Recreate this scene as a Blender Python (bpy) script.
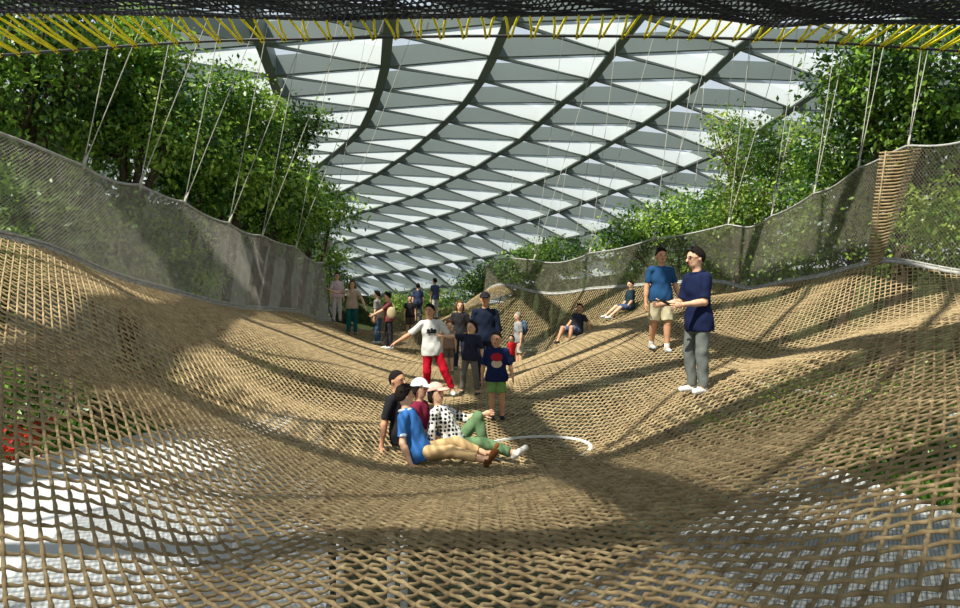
import bpy, math, random
import numpy as np
from mathutils import Vector, Matrix
# ------------------------------------------------------------------ clear
for o in list(bpy.data.objects): bpy.data.objects.remove(o, do_unlink=True)
S = bpy.context.scene
COL = S.collection
F = 700.0                                   # focal length in pixels (960 wide)
CX, CY = 480.0, 304.0
# ------------------------------------------------------------------ camera
cam = bpy.data.cameras.new('camera'); cam.sensor_width = 36; cam.lens = F/960*36
cam.clip_start = .05; cam.clip_end = 400
co = bpy.data.objects.new('camera', cam); COL.objects.link(co)
co.location = (0,0,0); co.rotation_euler = (math.pi/2,0,0)
S.camera = co
# ------------------------------------------------------------------ world / sun / exposure
W = bpy.data.worlds.new('sky'); S.world = W; W.use_nodes = True
wn = W.node_tree; bg = wn.nodes['Background']
tc = wn.nodes.new('ShaderNodeTexCoord'); sep = wn.nodes.new('ShaderNodeSeparateXYZ')
ramp = wn.nodes.new('ShaderNodeValToRGB')
wn.links.new(tc.outputs['Generated'], sep.inputs[0]); wn.links.new(sep.outputs['Z'], ramp.inputs[0])
ramp.color_ramp.elements[0].position = 0.0; ramp.color_ramp.elements[0].color = (.95,.98,1,1)
ramp.color_ramp.elements[1].position = .7; ramp.color_ramp.elements[1].color = (.66,.82,1,1)
wn.links.new(ramp.outputs[0], bg.inputs[0]); bg.inputs[1].default_value = .82
sl = bpy.data.lights.new('sun','SUN'); sl.energy = 7.6; sl.angle = .012; sl.color = (1,.95,.86)
so = bpy.data.objects.new('sun', sl); COL.objects.link(so); so.location = (-6,-4,30)
SUN_DIR = Vector((-.38,-.40,.83)).normalized()      # towards the sun
so.rotation_euler = SUN_DIR.to_track_quat('Z','Y').to_euler()
S.view_settings.view_transform = 'Standard'; S.view_settings.look = 'None'
S.view_settings.exposure = 0.0; S.view_settings.gamma = 1; S.view_settings.use_curve_mapping = False
rnd = random.Random(7); NR = np.random.RandomState(11)

# ------------------------------------------------------------------ helpers
def px(u, v, d): return np.array([(u-CX)/F*d, d, (CY-v)/F*d])
def srgb(r,g,b):
    f = lambda c: (c/255/12.92) if c/255 <= .04045 else ((c/255+.055)/1.055)**2.4
    return (f(r),f(g),f(b),1)
def mat(name, col, rough=.7, var=.12, scale=8, bump=0, metal=0, spec=.3, kind=None, col2=None, coord='Object'):
    m = bpy.data.materials.new(name); m.use_nodes = True
    n = m.node_tree; b = n.nodes['Principled BSDF']
    b.inputs['Roughness'].default_value = rough; b.inputs['Metallic'].default_value = metal
    b.inputs['Specular IOR Level'].default_value = spec
    t = n.nodes.new('ShaderNodeTexCoord'); nz = n.nodes.new('ShaderNodeTexNoise')
    nz.inputs['Scale'].default_value = scale; nz.inputs['Detail'].default_value = 4
    n.links.new(t.outputs[coord], nz.inputs['Vector'])
    r = n.nodes.new('ShaderNodeValToRGB')
    r.color_ramp.elements[0].position = .3; r.color_ramp.elements[1].position = .7
    c2 = col2 if col2 else tuple(min(1,c*(1+var)) for c in col[:3])+(1,)
    c1 = col if col2 else tuple(c*(1-var) for c in col[:3])+(1,)
    r.color_ramp.elements[0].color = c1; r.color_ramp.elements[1].color = c2
    n.links.new(nz.outputs['Fac'], r.inputs[0]); n.links.new(r.outputs[0], b.inputs['Base Color'])
    if bump:
        bp = n.nodes.new('ShaderNodeBump'); bp.inputs['Strength'].default_value = bump; bp.inputs['Distance'].default_value = .01
        n.links.new(nz.outputs['Fac'], bp.inputs['Height']); n.links.new(bp.outputs[0], b.inputs['Normal'])
    return m
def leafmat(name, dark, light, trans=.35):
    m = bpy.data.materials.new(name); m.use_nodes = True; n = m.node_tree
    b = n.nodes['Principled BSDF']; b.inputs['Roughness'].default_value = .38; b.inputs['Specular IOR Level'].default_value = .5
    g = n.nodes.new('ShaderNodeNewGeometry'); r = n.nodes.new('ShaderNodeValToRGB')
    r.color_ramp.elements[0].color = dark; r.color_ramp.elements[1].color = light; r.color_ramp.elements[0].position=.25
    t = n.nodes.new('ShaderNodeTexCoord'); nz = n.nodes.new('ShaderNodeTexNoise'); nz.inputs['Scale'].default_value = 1.3; nz.inputs['Detail'].default_value = 3  # noise clumps put sunlit and shaded clusters into the leaf colour
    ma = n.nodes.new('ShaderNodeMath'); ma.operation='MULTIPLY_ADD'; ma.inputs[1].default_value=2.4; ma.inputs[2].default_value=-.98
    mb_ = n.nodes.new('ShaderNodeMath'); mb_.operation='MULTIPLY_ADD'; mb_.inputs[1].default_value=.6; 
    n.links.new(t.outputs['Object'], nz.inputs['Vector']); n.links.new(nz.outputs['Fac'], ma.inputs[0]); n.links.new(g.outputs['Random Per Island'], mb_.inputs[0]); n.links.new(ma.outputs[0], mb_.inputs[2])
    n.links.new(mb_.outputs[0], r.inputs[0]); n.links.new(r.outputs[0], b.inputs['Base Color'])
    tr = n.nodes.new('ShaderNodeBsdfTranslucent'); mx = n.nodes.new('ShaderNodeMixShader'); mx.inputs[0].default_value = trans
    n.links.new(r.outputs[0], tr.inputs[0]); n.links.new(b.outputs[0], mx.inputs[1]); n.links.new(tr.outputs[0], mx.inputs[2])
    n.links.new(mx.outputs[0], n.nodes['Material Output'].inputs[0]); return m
def mesh_obj(name, V, Fc, material, parent=None, smooth=False, tris=None):
    me = bpy.data.meshes.new(name)
    V = np.asarray(V, dtype=np.float32)
    if isinstance(Fc, np.ndarray):
        k = Fc.shape[1]; nf = len(Fc)
        me.vertices.add(len(V)); me.vertices.foreach_set('co', V.ravel())
        me.loops.add(nf*k); me.loops.foreach_set('vertex_index', Fc.astype(np.int32).ravel())
        me.polygons.add(nf); me.polygons.foreach_set('loop_start', np.arange(0,nf*k,k,dtype=np.int32))
        me.polygons.foreach_set('loop_total', np.full(nf,k,dtype=np.int32))
        me.update(calc_edges=True); me.validate()
    else:
        me.from_pydata([tuple(map(float,v)) for v in V], [], [tuple(map(int,f)) for f in Fc]); me.update()
    if smooth: me.polygons.foreach_set('use_smooth', np.ones(len(me.polygons),dtype=bool))
    me.materials.append(material)
    o = bpy.data.objects.new(name, me); COL.objects.link(o)
    if parent: o.parent = parent
    return o
def empty(name, loc=(0,0,0)):
    o = bpy.data.objects.new(name, None); o.empty_display_size = .1; COL.objects.link(o); o.location = loc; return o
def tag(o, label=None, cat=None, group=None, kind=None):
    if label: o['label'] = label
    if cat: o['category'] = cat
    if group: o['group'] = group
    if kind: o['kind'] = kind
    return o
class MB:
    """collects quads; every shape joins ONE mesh"""
    def __init__(s): s.V=[]; s.F=[]; s.n=0
    def add(s, V, Fc):
        s.V.append(np.asarray(V,float)); s.F += [tuple(i+s.n for i in f) for f in Fc]; s.n += len(V)
    def box(s, a, b, w, h, up=(0,0,1), cap=True):
        """beam from a to b, width w, hanging h below the line"""
        a=np.array(a,float); b=np.array(b,float); d=b-a; L=np.linalg.norm(d)
        if L<1e-6: return
        d/=L; up=np.array(up,float); sd=np.cross(d,up); sd/=np.linalg.norm(sd)+1e-9; u=np.cross(sd,d)
        V=[]
        for p in (a,b):
            for (q,r) in ((-1,0),(1,0),(1,-1),(-1,-1)): V.append(p+sd*q*w/2+u*r*h)
        s.add(V,[(0,1,5,4),(1,2,6,5),(2,3,7,6),(3,0,4,7),(3,2,1,0),(4,5,6,7)])
    def cuboid(s, c, size):
        c=np.array(c,float); x,y,z=np.array(size,float)/2
        V=[c+np.array(q)*(x,y,z) for q in ((-1,-1,-1),(1,-1,-1),(1,1,-1),(-1,1,-1),(-1,-1,1),(1,-1,1),(1,1,1),(-1,1,1))]
        s.add(V,[(3,2,1,0),(4,5,6,7),(0,1,5,4),(1,2,6,5),(2,3,7,6),(3,0,4,7)])
    def tube(s, P, R, k=6, cap=True):
        V,Fq=tube_np(np.asarray(P,float), np.asarray(R,float) if np.ndim(R) else np.full(len(P),float(R)), k)
        n=len(P); Fl=[tuple(f) for f in Fq]
        if cap: Fl += [tuple(range(k))[::-1], tuple(range((n-1)*k,n*k))]
        s.add(V,Fl)
    def prism(s, poly, z0, z1):
        n=len(poly); V=[(x,y,z0) for x,y in poly]+[(x,y,z1) for x,y in poly]
        s.add(V,[tuple(range(n))[::-1],tuple(range(n,2*n))]+[(i,(i+1)%n,n+(i+1)%n,n+i) for i in range(n)])
    def build(s, name, m, parent=None, smooth=False):
        return mesh_obj(name, np.concatenate(s.V), s.F, m, parent, smooth)
def tube_np(P, R, k):
    n=len(P); T=np.gradient(P,axis=0); T/=np.linalg.norm(T,axis=1)[:,None]+1e-12
    up=np.array([0,0,1.0]); A=np.cross(T,up); bad=np.linalg.norm(A,axis=1)<.15
    A[bad]=np.cross(T[bad],[1.0,0,0]); A/=np.linalg.norm(A,axis=1)[:,None]+1e-12; B=np.cross(A,T)
    th=np.arange(k)*2*np.pi/k+.4
    V=(P[:,None,:]+R[:,None,None]*(np.cos(th)[None,:,None]*A[:,None,:]+np.sin(th)[None,:,None]*B[:,None,:])).reshape(-1,3)
    i=np.arange(n-1)[:,None]*k; j=np.arange(k)[None,:]; j2=(j+1)%k
    Fq=np.stack([i+j,i+j2,i+k+j2,i+k+j],-1).reshape(-1,4)
    return V,Fq
class TubeSet:
    def __init__(s): s.V=[]; s.F=[]; s.n=0
    def add(s,P,R,k):
        if len(P)<2: return
        V,Fq=tube_np(np.asarray(P,float), R if np.ndim(R) else np.full(len(P),float(R)), k)
        s.V.append(V.astype(np.float32)); s.F.append(Fq+s.n); s.n+=len(V)
    def build(s,name,m,parent=None,smooth=True):
        return mesh_obj(name,np.concatenate(s.V),np.concatenate(s.F),m,parent,smooth)

# ------------------------------------------------------------------ materials
def rope_mat(name,c1,c2,scale=60):
    m=mat(name,c1,.85,0,scale,.5,0,.15,col2=c2); return m
M={}
M['rope']=rope_mat('tan rope',srgb(132,111,80),srgb(186,163,122),9)
M['rope_grey']=rope_mat('grey rope',srgb(150,148,140),srgb(190,188,180),12)
M['mesh']=rope_mat('grey netting cord',srgb(150,144,132),srgb(192,184,170),5)
M['mesh_dark']=rope_mat('olive netting cord',srgb(116,112,94),srgb(152,146,126),5)
M['white_web']=mat('white webbing',srgb(225,222,210),.7,.06,30)
M['black_net']=mat('black net cord',srgb(66,68,72),.8,.3,25)
M['yellow']=mat('yellow lashing rope',srgb(255,236,36),.6,.12,30)
M['cable']=mat('dark steel cable',srgb(62,62,62),.5,.1,20,0,.5)
M['white_rope']=mat('pale cord',srgb(186,182,168),.8,.06,20)
M['steel']=mat('painted roof steel',srgb(116,126,122),.45,.05,.6)
M['bark']=mat('bark',srgb(74,62,48),.9,.3,6,.8)
M['bark_pale']=mat('pale bark',srgb(120,104,84),.9,.3,6,.8)
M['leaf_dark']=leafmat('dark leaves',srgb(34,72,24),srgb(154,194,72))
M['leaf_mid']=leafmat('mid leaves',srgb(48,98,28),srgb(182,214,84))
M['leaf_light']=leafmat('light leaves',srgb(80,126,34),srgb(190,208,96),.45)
M['soil']=mat('soil',srgb(52,50,40),.95,0,1.2,.3,col2=srgb(70,78,56))
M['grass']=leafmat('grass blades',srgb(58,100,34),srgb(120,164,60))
M['white_floor']=mat('white terrace paving',srgb(196,198,196),.6,.05,.5)
M['timber']=mat('brown timber edging',srgb(92,70,46),.8,.2,5)
M['concrete']=mat('grey beige concrete',srgb(150,146,136),.85,.1,1.5)
M['white_paint']=mat('white paint',srgb(226,226,220),.5,.03,5)
M['red_flower']=leafmat('red petals',srgb(150,24,16),srgb(220,60,40))
M['green_bank']=mat('planted green bank',srgb(44,58,34),.95,0,2.5,.6,col2=srgb(92,104,62))
# grey slatted deck
def slat_mat():
    m=mat('grey slatted decking',srgb(150,152,148),.6,.05,3); n=m.node_tree; b=n.nodes['Principled BSDF']
    t=n.nodes.new('ShaderNodeTexCoord'); w=n.nodes.new('ShaderNodeTexWave'); w.inputs['Scale'].default_value=7.0; w.inputs['Distortion'].default_value=0
    w.bands_direction='X'
    mp=n.nodes.new('ShaderNodeMapping'); mp.inputs['Rotation'].default_value=(0,0,math.radians(30)); n.links.new(t.outputs['Object'],mp.inputs[0]); n.links.new(mp.outputs[0],w.inputs['Vector'])
    r=n.nodes.new('ShaderNodeValToRGB'); r.color_ramp.elements[0].position=.1; r.color_ramp.elements[1].position=.25
    r.color_ramp.elements[0].color=srgb(118,120,118); r.color_ramp.elements[1].color=srgb(160,162,158)
    n.links.new(w.outputs['Fac'],r.inputs[0]); n.links.new(r.outputs[0],b.inputs['Base Color']); return m
M['slat']=slat_mat()
def glass_mat(name,tint,mixf):
    m=bpy.data.materials.new(name); m.use_nodes=True; n=m.node_tree
    for x in list(n.nodes):
        if x.type=='BSDF_PRINCIPLED': n.nodes.remove(x)
    tr=n.nodes.new('ShaderNodeBsdfTransparent'); tr.inputs[0].default_value=tint
    gl=n.nodes.new('ShaderNodeBsdfGlossy'); gl.inputs['Roughness'].default_value=.05
    mx=n.nodes.new('ShaderNodeMixShader'); mx.inputs[0].default_value=mixf
    n.links.new(tr.outputs[0],mx.inputs[1]); n.links.new(gl.outputs[0],mx.inputs[2]); n.links.new(mx.outputs[0],n.nodes['Material Output'].inputs[0]); return m
M['glass']=glass_mat('clear roof glass',(.93,.96,.97,1),.04)
M['glass_green']=glass_mat('green tinted glass',(.62,.82,.76,1),.10)
def shade_mat():
    m=bpy.data.materials.new('white sunshade fabric'); m.use_nodes=True; n=m.node_tree; b=n.nodes['Principled BSDF']
    b.inputs['Base Color'].default_value=(.70,.73,.71,1); b.inputs['Roughness'].default_value=.8
    tr=n.nodes.new('ShaderNodeBsdfTranslucent'); tr.inputs[0].default_value=(.74,.77,.75,1)
    mx=n.nodes.new('ShaderNodeMixShader'); mx.inputs[0].default_value=.72
    tp=n.nodes.new('ShaderNodeBsdfTransparent'); m2=n.nodes.new('ShaderNodeMixShader'); m2.inputs[0].default_value=.3
    n.links.new(b.outputs[0],mx.inputs[1]); n.links.new(tr.outputs[0],mx.inputs[2])
    n.links.new(mx.outputs[0],m2.inputs[1]); n.links.new(tp.outputs[0],m2.inputs[2])
    n.links.new(m2.outputs[0],n.nodes['Material Output'].inputs[0]); return m
M['shade']=shade_mat()

# ------------------------------------------------------------------ net surface (thin-plate spline through surveyed points)
A=[] # (u,v,depth)
A+=[(480,608,3.05),(480,575,3.4),(480,540,4.0),(480,515,4.9),(480,500,5.8),(480,485,7.0),(480,468,7.9),(538,452,8.7),(540,463,8.2),(500,455,8.5),(580,448,8.8),
 (400,461,8.2),(385,445,8.7),(450,458,8.3),(497,419,10.3),(455,398,12.2),(470,396,11.7),(485,388,13.3),(430,405,11.2),(460,370,16.4),(480,366,20),
 (520,371,20),(440,341,26),(412,332,28),(470,345,27),
 (0,608,3.0),(0,500,3.7),(0,400,4.8),(0,320,6.6),(0,262,8.3),(0,237,9.2),(50,250,9.9),(100,272,10.9),(160,290,12.4),(215,304,14.1),(260,310,16.4),(300,313,18.8),(330,321,21.5),
 (100,300,8.4),(100,400,5.4),(100,500,4.0),(200,330,10.7),(200,400,7.4),(200,480,5.1),(200,560,3.9),(300,340,13.7),(300,400,9.7),(300,450,7.2),(300,520,4.5),(370,430,8.9),(370,380,11.6),(340,350,15.3),
 (352,336,21),(390,350,20),(410,362,17),(380,318,29),
 (540,367,13),(565,362,13.6),(600,346,14),(650,321,14.3),(690,301,14.6),
 (890,262,11.8),(960,275,11),(840,272,13),(750,290,16.5),(720,282,18),(650,285,19.5),(590,290,21),(530,292,23),(480,298,25.5),(455,306,30),
 (573,338,18),(622,315,18.6),(560,345,19),(540,330,21),
 (698,392,8.6),(660,350,11.7),(800,300,13),(800,350,9.9),(800,420,6.3),(800,500,3.9),(800,608,2.7),(960,608,2.35),(960,500,3.1),(960,400,4.8),(960,330,7.0),
 (700,450,6.5),(700,520,3.95),(640,608,2.85),(320,608,3.0),(640,540,3.85),(340,540,3.95),(600,400,10.3),(600,440,8.8),(620,480,5.8),(740,330,12.2),(880,330,8.6)]
PA=np.array([px(*a) for a in A]); PA=PA[:,[0,1,2]]
extra=[(0,1,-1.3),(-3,1,-1.15),(2.5,1,-.95),(-6,4,.35),(6.2,5,.1),(7.9,9,.35),(-7.6,6.5,1.05),(0,2.2,-1.28)]
AX=np.concatenate([PA,np.array(extra)])
def tps_fit(X,z,lam=.02):
    n=len(X); r=np.linalg.norm(X[:,None]-X[None],axis=2); K=np.where(r>0,r*r*np.log(r+1e-12),0)+lam*np.eye(n)
    P=np.c_[np.ones(n),X]; L=np.zeros((n+3,n+3)); L[:n,:n]=K; L[:n,n:]=P; L[n:,:n]=P.T
    return np.linalg.solve(L,np.r_[z,np.zeros(3)])
TW=tps_fit(AX[:,:2],AX[:,2])
def net_z(x,y):
    q=np.stack([np.atleast_1d(np.asarray(x,float)),np.atleast_1d(np.asarray(y,float))],-1); out=np.empty(len(q))
    for s in range(0,len(q),20000):
        c=q[s:s+20000]; r=np.linalg.norm(c[:,None]-AX[None,:,:2],axis=2)
        out[s:s+20000]=np.where(r>0,r*r*np.log(r+1e-12),0)@TW[:-3]+TW[-3]+c@TW[-2:]
    return out
def nz1(x,y): return float(net_z(x,y)[0])
LRIM=[((u_-480)/700*d_,d_) for u_,d_ in ((0,9.2),(50,9.9),(100,10.9),(160,12.4),(215,14.1),(260,16.4),(300,18.8),(330,21.5))]
RRIM=[(7.55,11.0),(6.9,11.8),(6.68,13),(6.5,14.8),(6.36,16.5),(6.1,18),(4.7,19.5),(3.3,21),(1.64,23),(.1,25.5)]
POLY=[(-7.0,7.4)]+LRIM+[(-4.3,26),(-4.1,30),(-1.07,30)]+RRIM[::-1]+[(7.9,9),(6.9,5),(5,1.9),(3,1.2),(-3,1.2),(-5.6,3.5)]
def inside(x,y,poly=POLY):
    c=np.zeros(x.shape,bool); n=len(poly); j=n-1
    for i in range(n):
        xi,yi=poly[i]; xj,yj=poly[j]
        t=((yi>y)!=(yj>y))&(x<(xj-xi)*(y-yi)/((yj-yi)+1e-12)+xi); c^=t; j=i
    return c

# ================================================================== STRUCTURE
# ---- ground level below the net
GZ=-2.9
mb=MB(); mb.prism([(-60,-20),(60,-20),(60,120),(-60,120)],GZ-.3,GZ); tag(mb.build('floor',M['soil']),kind='structure')
mb=MB(); mb.prism([(-8.37,12.2),(-4.82,21.1),(-1.43,6.68),(-1.2,1),(-12,1),(-10.6,6.6)],GZ,GZ+.12)
tag(mb.build('trim_1',M['white_floor']),kind='structure')
mb=MB(); mb.prism([(5.58,12.2),(6.6,5.2),(8.4,1),(-.2,1),(.76,6.68)],GZ,GZ+.1)
tag(mb.build('trim_2',M['slat']),kind='structure')
mb=MB(); mb.box((5.58,12.2,GZ+.22),(6.65,5.0,GZ+.22),.14,.22); tag(mb.build('trim_3',M['white_paint']),kind='structure')
mb=MB(); mb.box((-12.6,9.5,GZ+.35),(-5.2,23.5,GZ+.35),.22,.35); tag(mb.build('trim_4',M['timber']),kind='structure')

mb=MB(); mb.box((-21,6,4.2),(-9.5,44,4.2),.5,7.1); tag(mb.build('wall_left',M['concrete']),kind='structure')
mb=MB(); mb.box((-9.5,44,.2),(-16,76,.2),.5,3.1); mb.box((-30,74,.9),(40,74,.9),.5,3.8); tag(mb.build('wall_back',M['green_bank']),kind='structure')
mb=MB(); mb.box((22,4,1.6),(14,36,1.6),.5,4.5); mb.box((14,36,2.2),(2,72,1.8),.5,5.1); tag(mb.build('wall_right',M['green_bank']),kind='structure')
mb=MB(); mb.box((-23,4,8.0),(-17,30,8.0),.5,10.9); tag(mb.build('wall_rear',M['green_bank']),kind='structure')
# ---- glass roof: gridshell of deep steel beams
NODES={ (1,0):(385,67),(2,0):(493,57.5),(3,0):(612,54),(4,0):(737,49),
 (1,1):(379,90),(2,1):(481,81),(3,1):(592,80),(4,1):(707,77.5),(5,1):(832,82),
 (1,2):(372,109),(2,2):(465,103),(3,2):(563,102.5),(4,2):(675,103),(5,2):(792,109),
 (1,3):(363,127),(2,3):(446,122),(3,3):(540,123),(4,3):(644,124),(5,3):(757,133),
 (2,4):(428,137.5),(3,4):(521,140),(4,4):(613,142),(5,4):(720,153),(2,5):(412,151),(3,5):(498,154),(4,5):(588,157),(5,5):(685,168),
 (2,6):(396,162),(3,6):(477,167.5),(4,6):(562,172),(5,6):(650,181),(2,7):(378,174),(3,7):(456,177.5),(4,7):(533,183),(5,7):(617,191),
 (2,8):(361,183),(3,8):(436,187),(4,8):(510,192.5),(5,8):(587,202),(2,9):(342,192),(3,9):(413,197),(4,9):(482,202),(5,9):(558,212),
 (3,10):(391,204),(4,10):(462,210),(5,10):(529,221),(6,10):(593,233),(3,11):(367,211),(4,11):(437,217),(5,11):(502,228),(6,11):(566,239),
 (4,12):(413,223),(5,12):(475,233),(6,12):(538,246),(4,13):(389,230),(5,13):(451,241),(6,13):(510,253),(4,14):(365,237),(5,14):(423,247),(6,14):(482,258),(7,14):(540,270),
 (5,15):(398,251),(6,15):(454,262),(7,15):(510,276),(5,16):(373,255),(6,16):(427,267),(7,16):(480,283),(6,17):(401,272),(7,17):(452,287),(6,18):(374,275),(7,18):(424,290),(7,19):(397,293)}
def rd(j): return 25.2+3*j-.03*j*j
def basis(i,j):
    a=(np.asarray(i,float)-4)/4; b=(np.asarray(j,float)-8)/10
    return np.stack([np.ones_like(a),a,b,a*a,a*b,b*b,a*a*b,a*b*b,b**3,a**3],-1)
KI=np.array(list(NODES)); UV=np.array(list(NODES.values())); D=rd(KI[:,1].astype(float))
Q3=np.stack([(UV[:,0]-CX)/F*D,(CY-UV[:,1])/F*D],-1)
Bm=basis(KI[:,0],KI[:,1]); CF=np.linalg.solve(Bm.T@Bm+1e-3*np.eye(Bm.shape[1]),Bm.T@Q3)
res=Bm@CF-Q3; print('roof residual px',np.abs(res/D[:,None]*F).mean(0),np.abs(res/D[:,None]*F).max(0))
def rnode(i,j):
    j0=min(max(j,0),19); i0=min(max(i,1),7)
    f=lambda a,b:(basis([a],[b])@CF)[0]
    p=f(i0,j0)
    if j<0: g=f(i0,0)-f(i0,1); p=p+g*(-j)*np.array([1,.15])
    if j>19: g=f(i0,19)-f(i0,18); p=p+g*(j-19)
    if i<1:
        g=f(1,j0)-f(2,j0); p=p+(1-i)*np.array([min(-4,g[0]),max(-.6,min(.1,g[1]))])
    if i>7: g=f(7,j0)-f(6,j0); p=p+(i-7)*np.array([max(4,g[0]),max(-.6,min(.1,g[1]))])
    wsum=0; rs=0
    for q,key in enumerate(KI):
        dd=((key[0]-i)*2.0)**2+(key[1]-j)**2
        if dd<16: w_=1/(dd+.02)**1.5; wsum+=w_; rs=rs-res[q]*w_*max(0,1-dd/16)
    if wsum: p=p+rs/wsum*rd(j)/rd(min(max(j,0),19))
    return np.array([p[0],rd(j),p[1]])
I0,I1,J0,J1=-2,9,-9,20
N={(i,j):rnode(i,j) for i in range(I0,I1+1) for j in range(J0,J1+1)}
DEP=.70; UPV=np.array([0,0,DEP])
beam=MB(); rib=MB(); gl=MB(); sh=MB()
for i in range(I0,I1+1):
    for j in range(J0,J1+1):
        n=N[(i,j)]+UPV
        if j<J1: rib.box(n,N[(i,j+1)]+UPV,.34,DEP+.04)
        if i<I1: beam.box(n,N[(i+1,j)]+UPV,.14,DEP)
        if i<I1 and j<J1:
            beam.box(n,N[(i+1,j+1)]+UPV,.10,DEP+.01)
            a,b,c,d=[N[k]+UPV*1.02 for k in ((i,j),(i+1,j),(i+1,j+1),(i,j+1))]
            gl.add([a,b,c,d],[(0,1,2),(0,2,3)])
            if j>=-1:
                a0,b0_,c0=[N[k_]+np.array([0,0,.03]) for k_ in ((i,j),(i+1,j),(i+1,j+1))]
                k=1.0 if i<=1 else (.86 if i==2 else (.74 if i==3 else .62))
                a0,c0=a0+(b0_-a0)*.07,c0+(a0-c0)*.03; b0_=b0_+(a0-b0_)*.04
                if k<1: sh.add([a0,a0+(b0_-a0)*k,c0+(b0_-c0)*k,c0],[(0,1,2,3)])
                else: sh.add([a0,b0_,c0],[(0,1,2)])
ceil=rib.build('ceiling',M['steel']); tag(ceil,kind='structure')
beam.build('purlin_grid',M['steel'],ceil); gl.build('glass_panel',M['glass'],ceil); sh.build('sunshade',M['shade'],ceil)

# ================================================================== WALKING NET
net=empty('climbing_net',(0,8.7,nz1(.5,8.7)-.02))
tag(net,'huge sagging tan rope net that everyone is sitting and walking on','net')
def parent_keep(o,p):
    o.parent=p; o.matrix_parent_inverse=Matrix.Translation(p.location).inverted(); return o
CELL=.098; AZ=math.radians(-45)
ea=np.array([math.sin(AZ),math.cos(AZ)]); eb=np.array([math.cos(AZ),-math.sin(AZ)])
ts=TubeSet()
def strands(e,f,sgn):
    L=np.arange(-26,36,CELL/2); 
    for k in range(int(-26/CELL),int(36/CELL)):
        c=k*CELL
        P=e[None]*L[:,None]+f[None]*c
        P=P+np.c_[0*L,2.0*(np.sqrt(1+(P[:,0]/3)**2)-1)]     # the grid fans out towards both slopes
        x,y=P[:,0],P[:,1]
        ok=inside(x,y)
        if not ok.any(): continue
        idx=np.where(ok)[0]; splits=np.where(np.diff(idx)>1)[0]+1
        for run in np.split(idx,splits):
            if len(run)<3: continue
            xx=x[run]; yy=y[run]; zz=net_z(xx,yy)
            t=np.round(L[run]/(CELL/2)).astype(int)
            near=yy<9.5
            alt=((t//2+k)%2*2-1)*sgn
            zz=zz+np.where(t%2==0,alt*.006,0 if sgn>0 else -.010)                      # over and under at the crossings
            r=np.where(t%2==0,.0128,.0086); r=np.where(yy>14,.0108,r)
            # split into near and far runs
            cut=np.where(np.diff(near.astype(int))!=0)[0]+1
            last=0
            for e_ in list(cut)+[len(run)]:
                s0=max(0,last-1); seg=slice(s0,e_)
                if near[min(last,len(run)-1)]: ts.add(np.c_[xx[seg],yy[seg],zz[seg]],r[seg],6)
                else:
                    q=np.arange(s0,e_); 
                    keep=(t[q]%2==0)|(q==s0)|(q==e_-1)
                    q=q[keep]; far=yy[q].mean()>17
                    ts.add(np.c_[xx[q],yy[q],zz[q]],np.full(len(q),.0108),3 if far else 4)
                last=e_
strands(ea,eb,1); strands(eb,ea,-1)
parent_keep(ts.build('netting',M['rope']),net)
def smooth_curve(P,n):
    P=np.asarray(P,float); s=np.r_[0,np.cumsum(np.linalg.norm(np.diff(P,axis=0),axis=1))]; q=np.linspace(0,s[-1],n)
    # catmull-rom through the points
    out=[]
    for t in q:
        i=min(max(np.searchsorted(s,t)-1,0),len(P)-2); h=(t-s[i])/(s[i+1]-s[i]+1e-9)
        p0=P[max(i-1,0)];p1=P[i];p2=P[i+1];p3=P[min(i+2,len(P)-1)]
        out.append(.5*((2*p1)+(-p0+p2)*h+(2*p0-5*p1+4*p2-p3)*h*h+(-p0+3*p1-3*p2+p3)*h**3))
    return np.array(out)
def rim_curve(R,n):
    C=smooth_curve(R,n); return np.c_[C,net_z(C[:,0],C[:,1])]
LR=rim_curve([(-6.7,8.2)]+LRIM,170); RR=rim_curve(RRIM,190)
for C,nm in ((LR,'l'),(RR,'r')):
    mb=MB(); mb.tube(C+[0,0,.02],.034,6); mb.tube(C+[.02,0,.07],.02,5)
    # whipping turns that tie the net to its border rope
    for q in range(0,len(C)-1,2):
        p=C[q]; t=C[q+1]-C[q]; t/=np.linalg.norm(t); a=np.cross(t,[0,0,1]); a/=np.linalg.norm(a)
        mb.tube([p+a*.06-[0,0,.03],p+[0,0,.085],p-a*.06-[0,0,.03]],.011,4)
    parent_keep(mb.build('border_rope',M['rope_grey'],smooth=True),net)
# white webbing ring at the bottom of the bowl
th=np.linspace(0,2*np.pi,65); rx,ry=.68,.62; rc=(.70,8.75)
x=rc[0]+rx*np.cos(th); y=rc[1]+ry*np.sin(th); z=net_z(x,y)
mb=MB()
for s_ in range(64):
    pass
prof=[(-.024,0),(-.02,.03),(.02,.03),(.024,0)]
V=[];Fq=[]
for s_ in range(64):
    for (o_,h_) in prof:
        k_=1+o_/rx; V.append((rc[0]+rx*k_*np.cos(th[s_]),rc[1]+ry*k_*np.sin(th[s_]),z[s_]+h_*.8-.012+.02*math.sin(th[s_])))
for s_ in range(64):
    a=s_*4;b=((s_+1)%64)*4
    for k_ in range(4): Fq.append((a+k_,b+k_,b+(k_+1)%4,a+(k_+1)%4))
ring=parent_keep(mesh_obj('webbing_ring',V,Fq,M['white_web']),net); ring['label']='white webbing ring sewn into the lowest point of the net'

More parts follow.
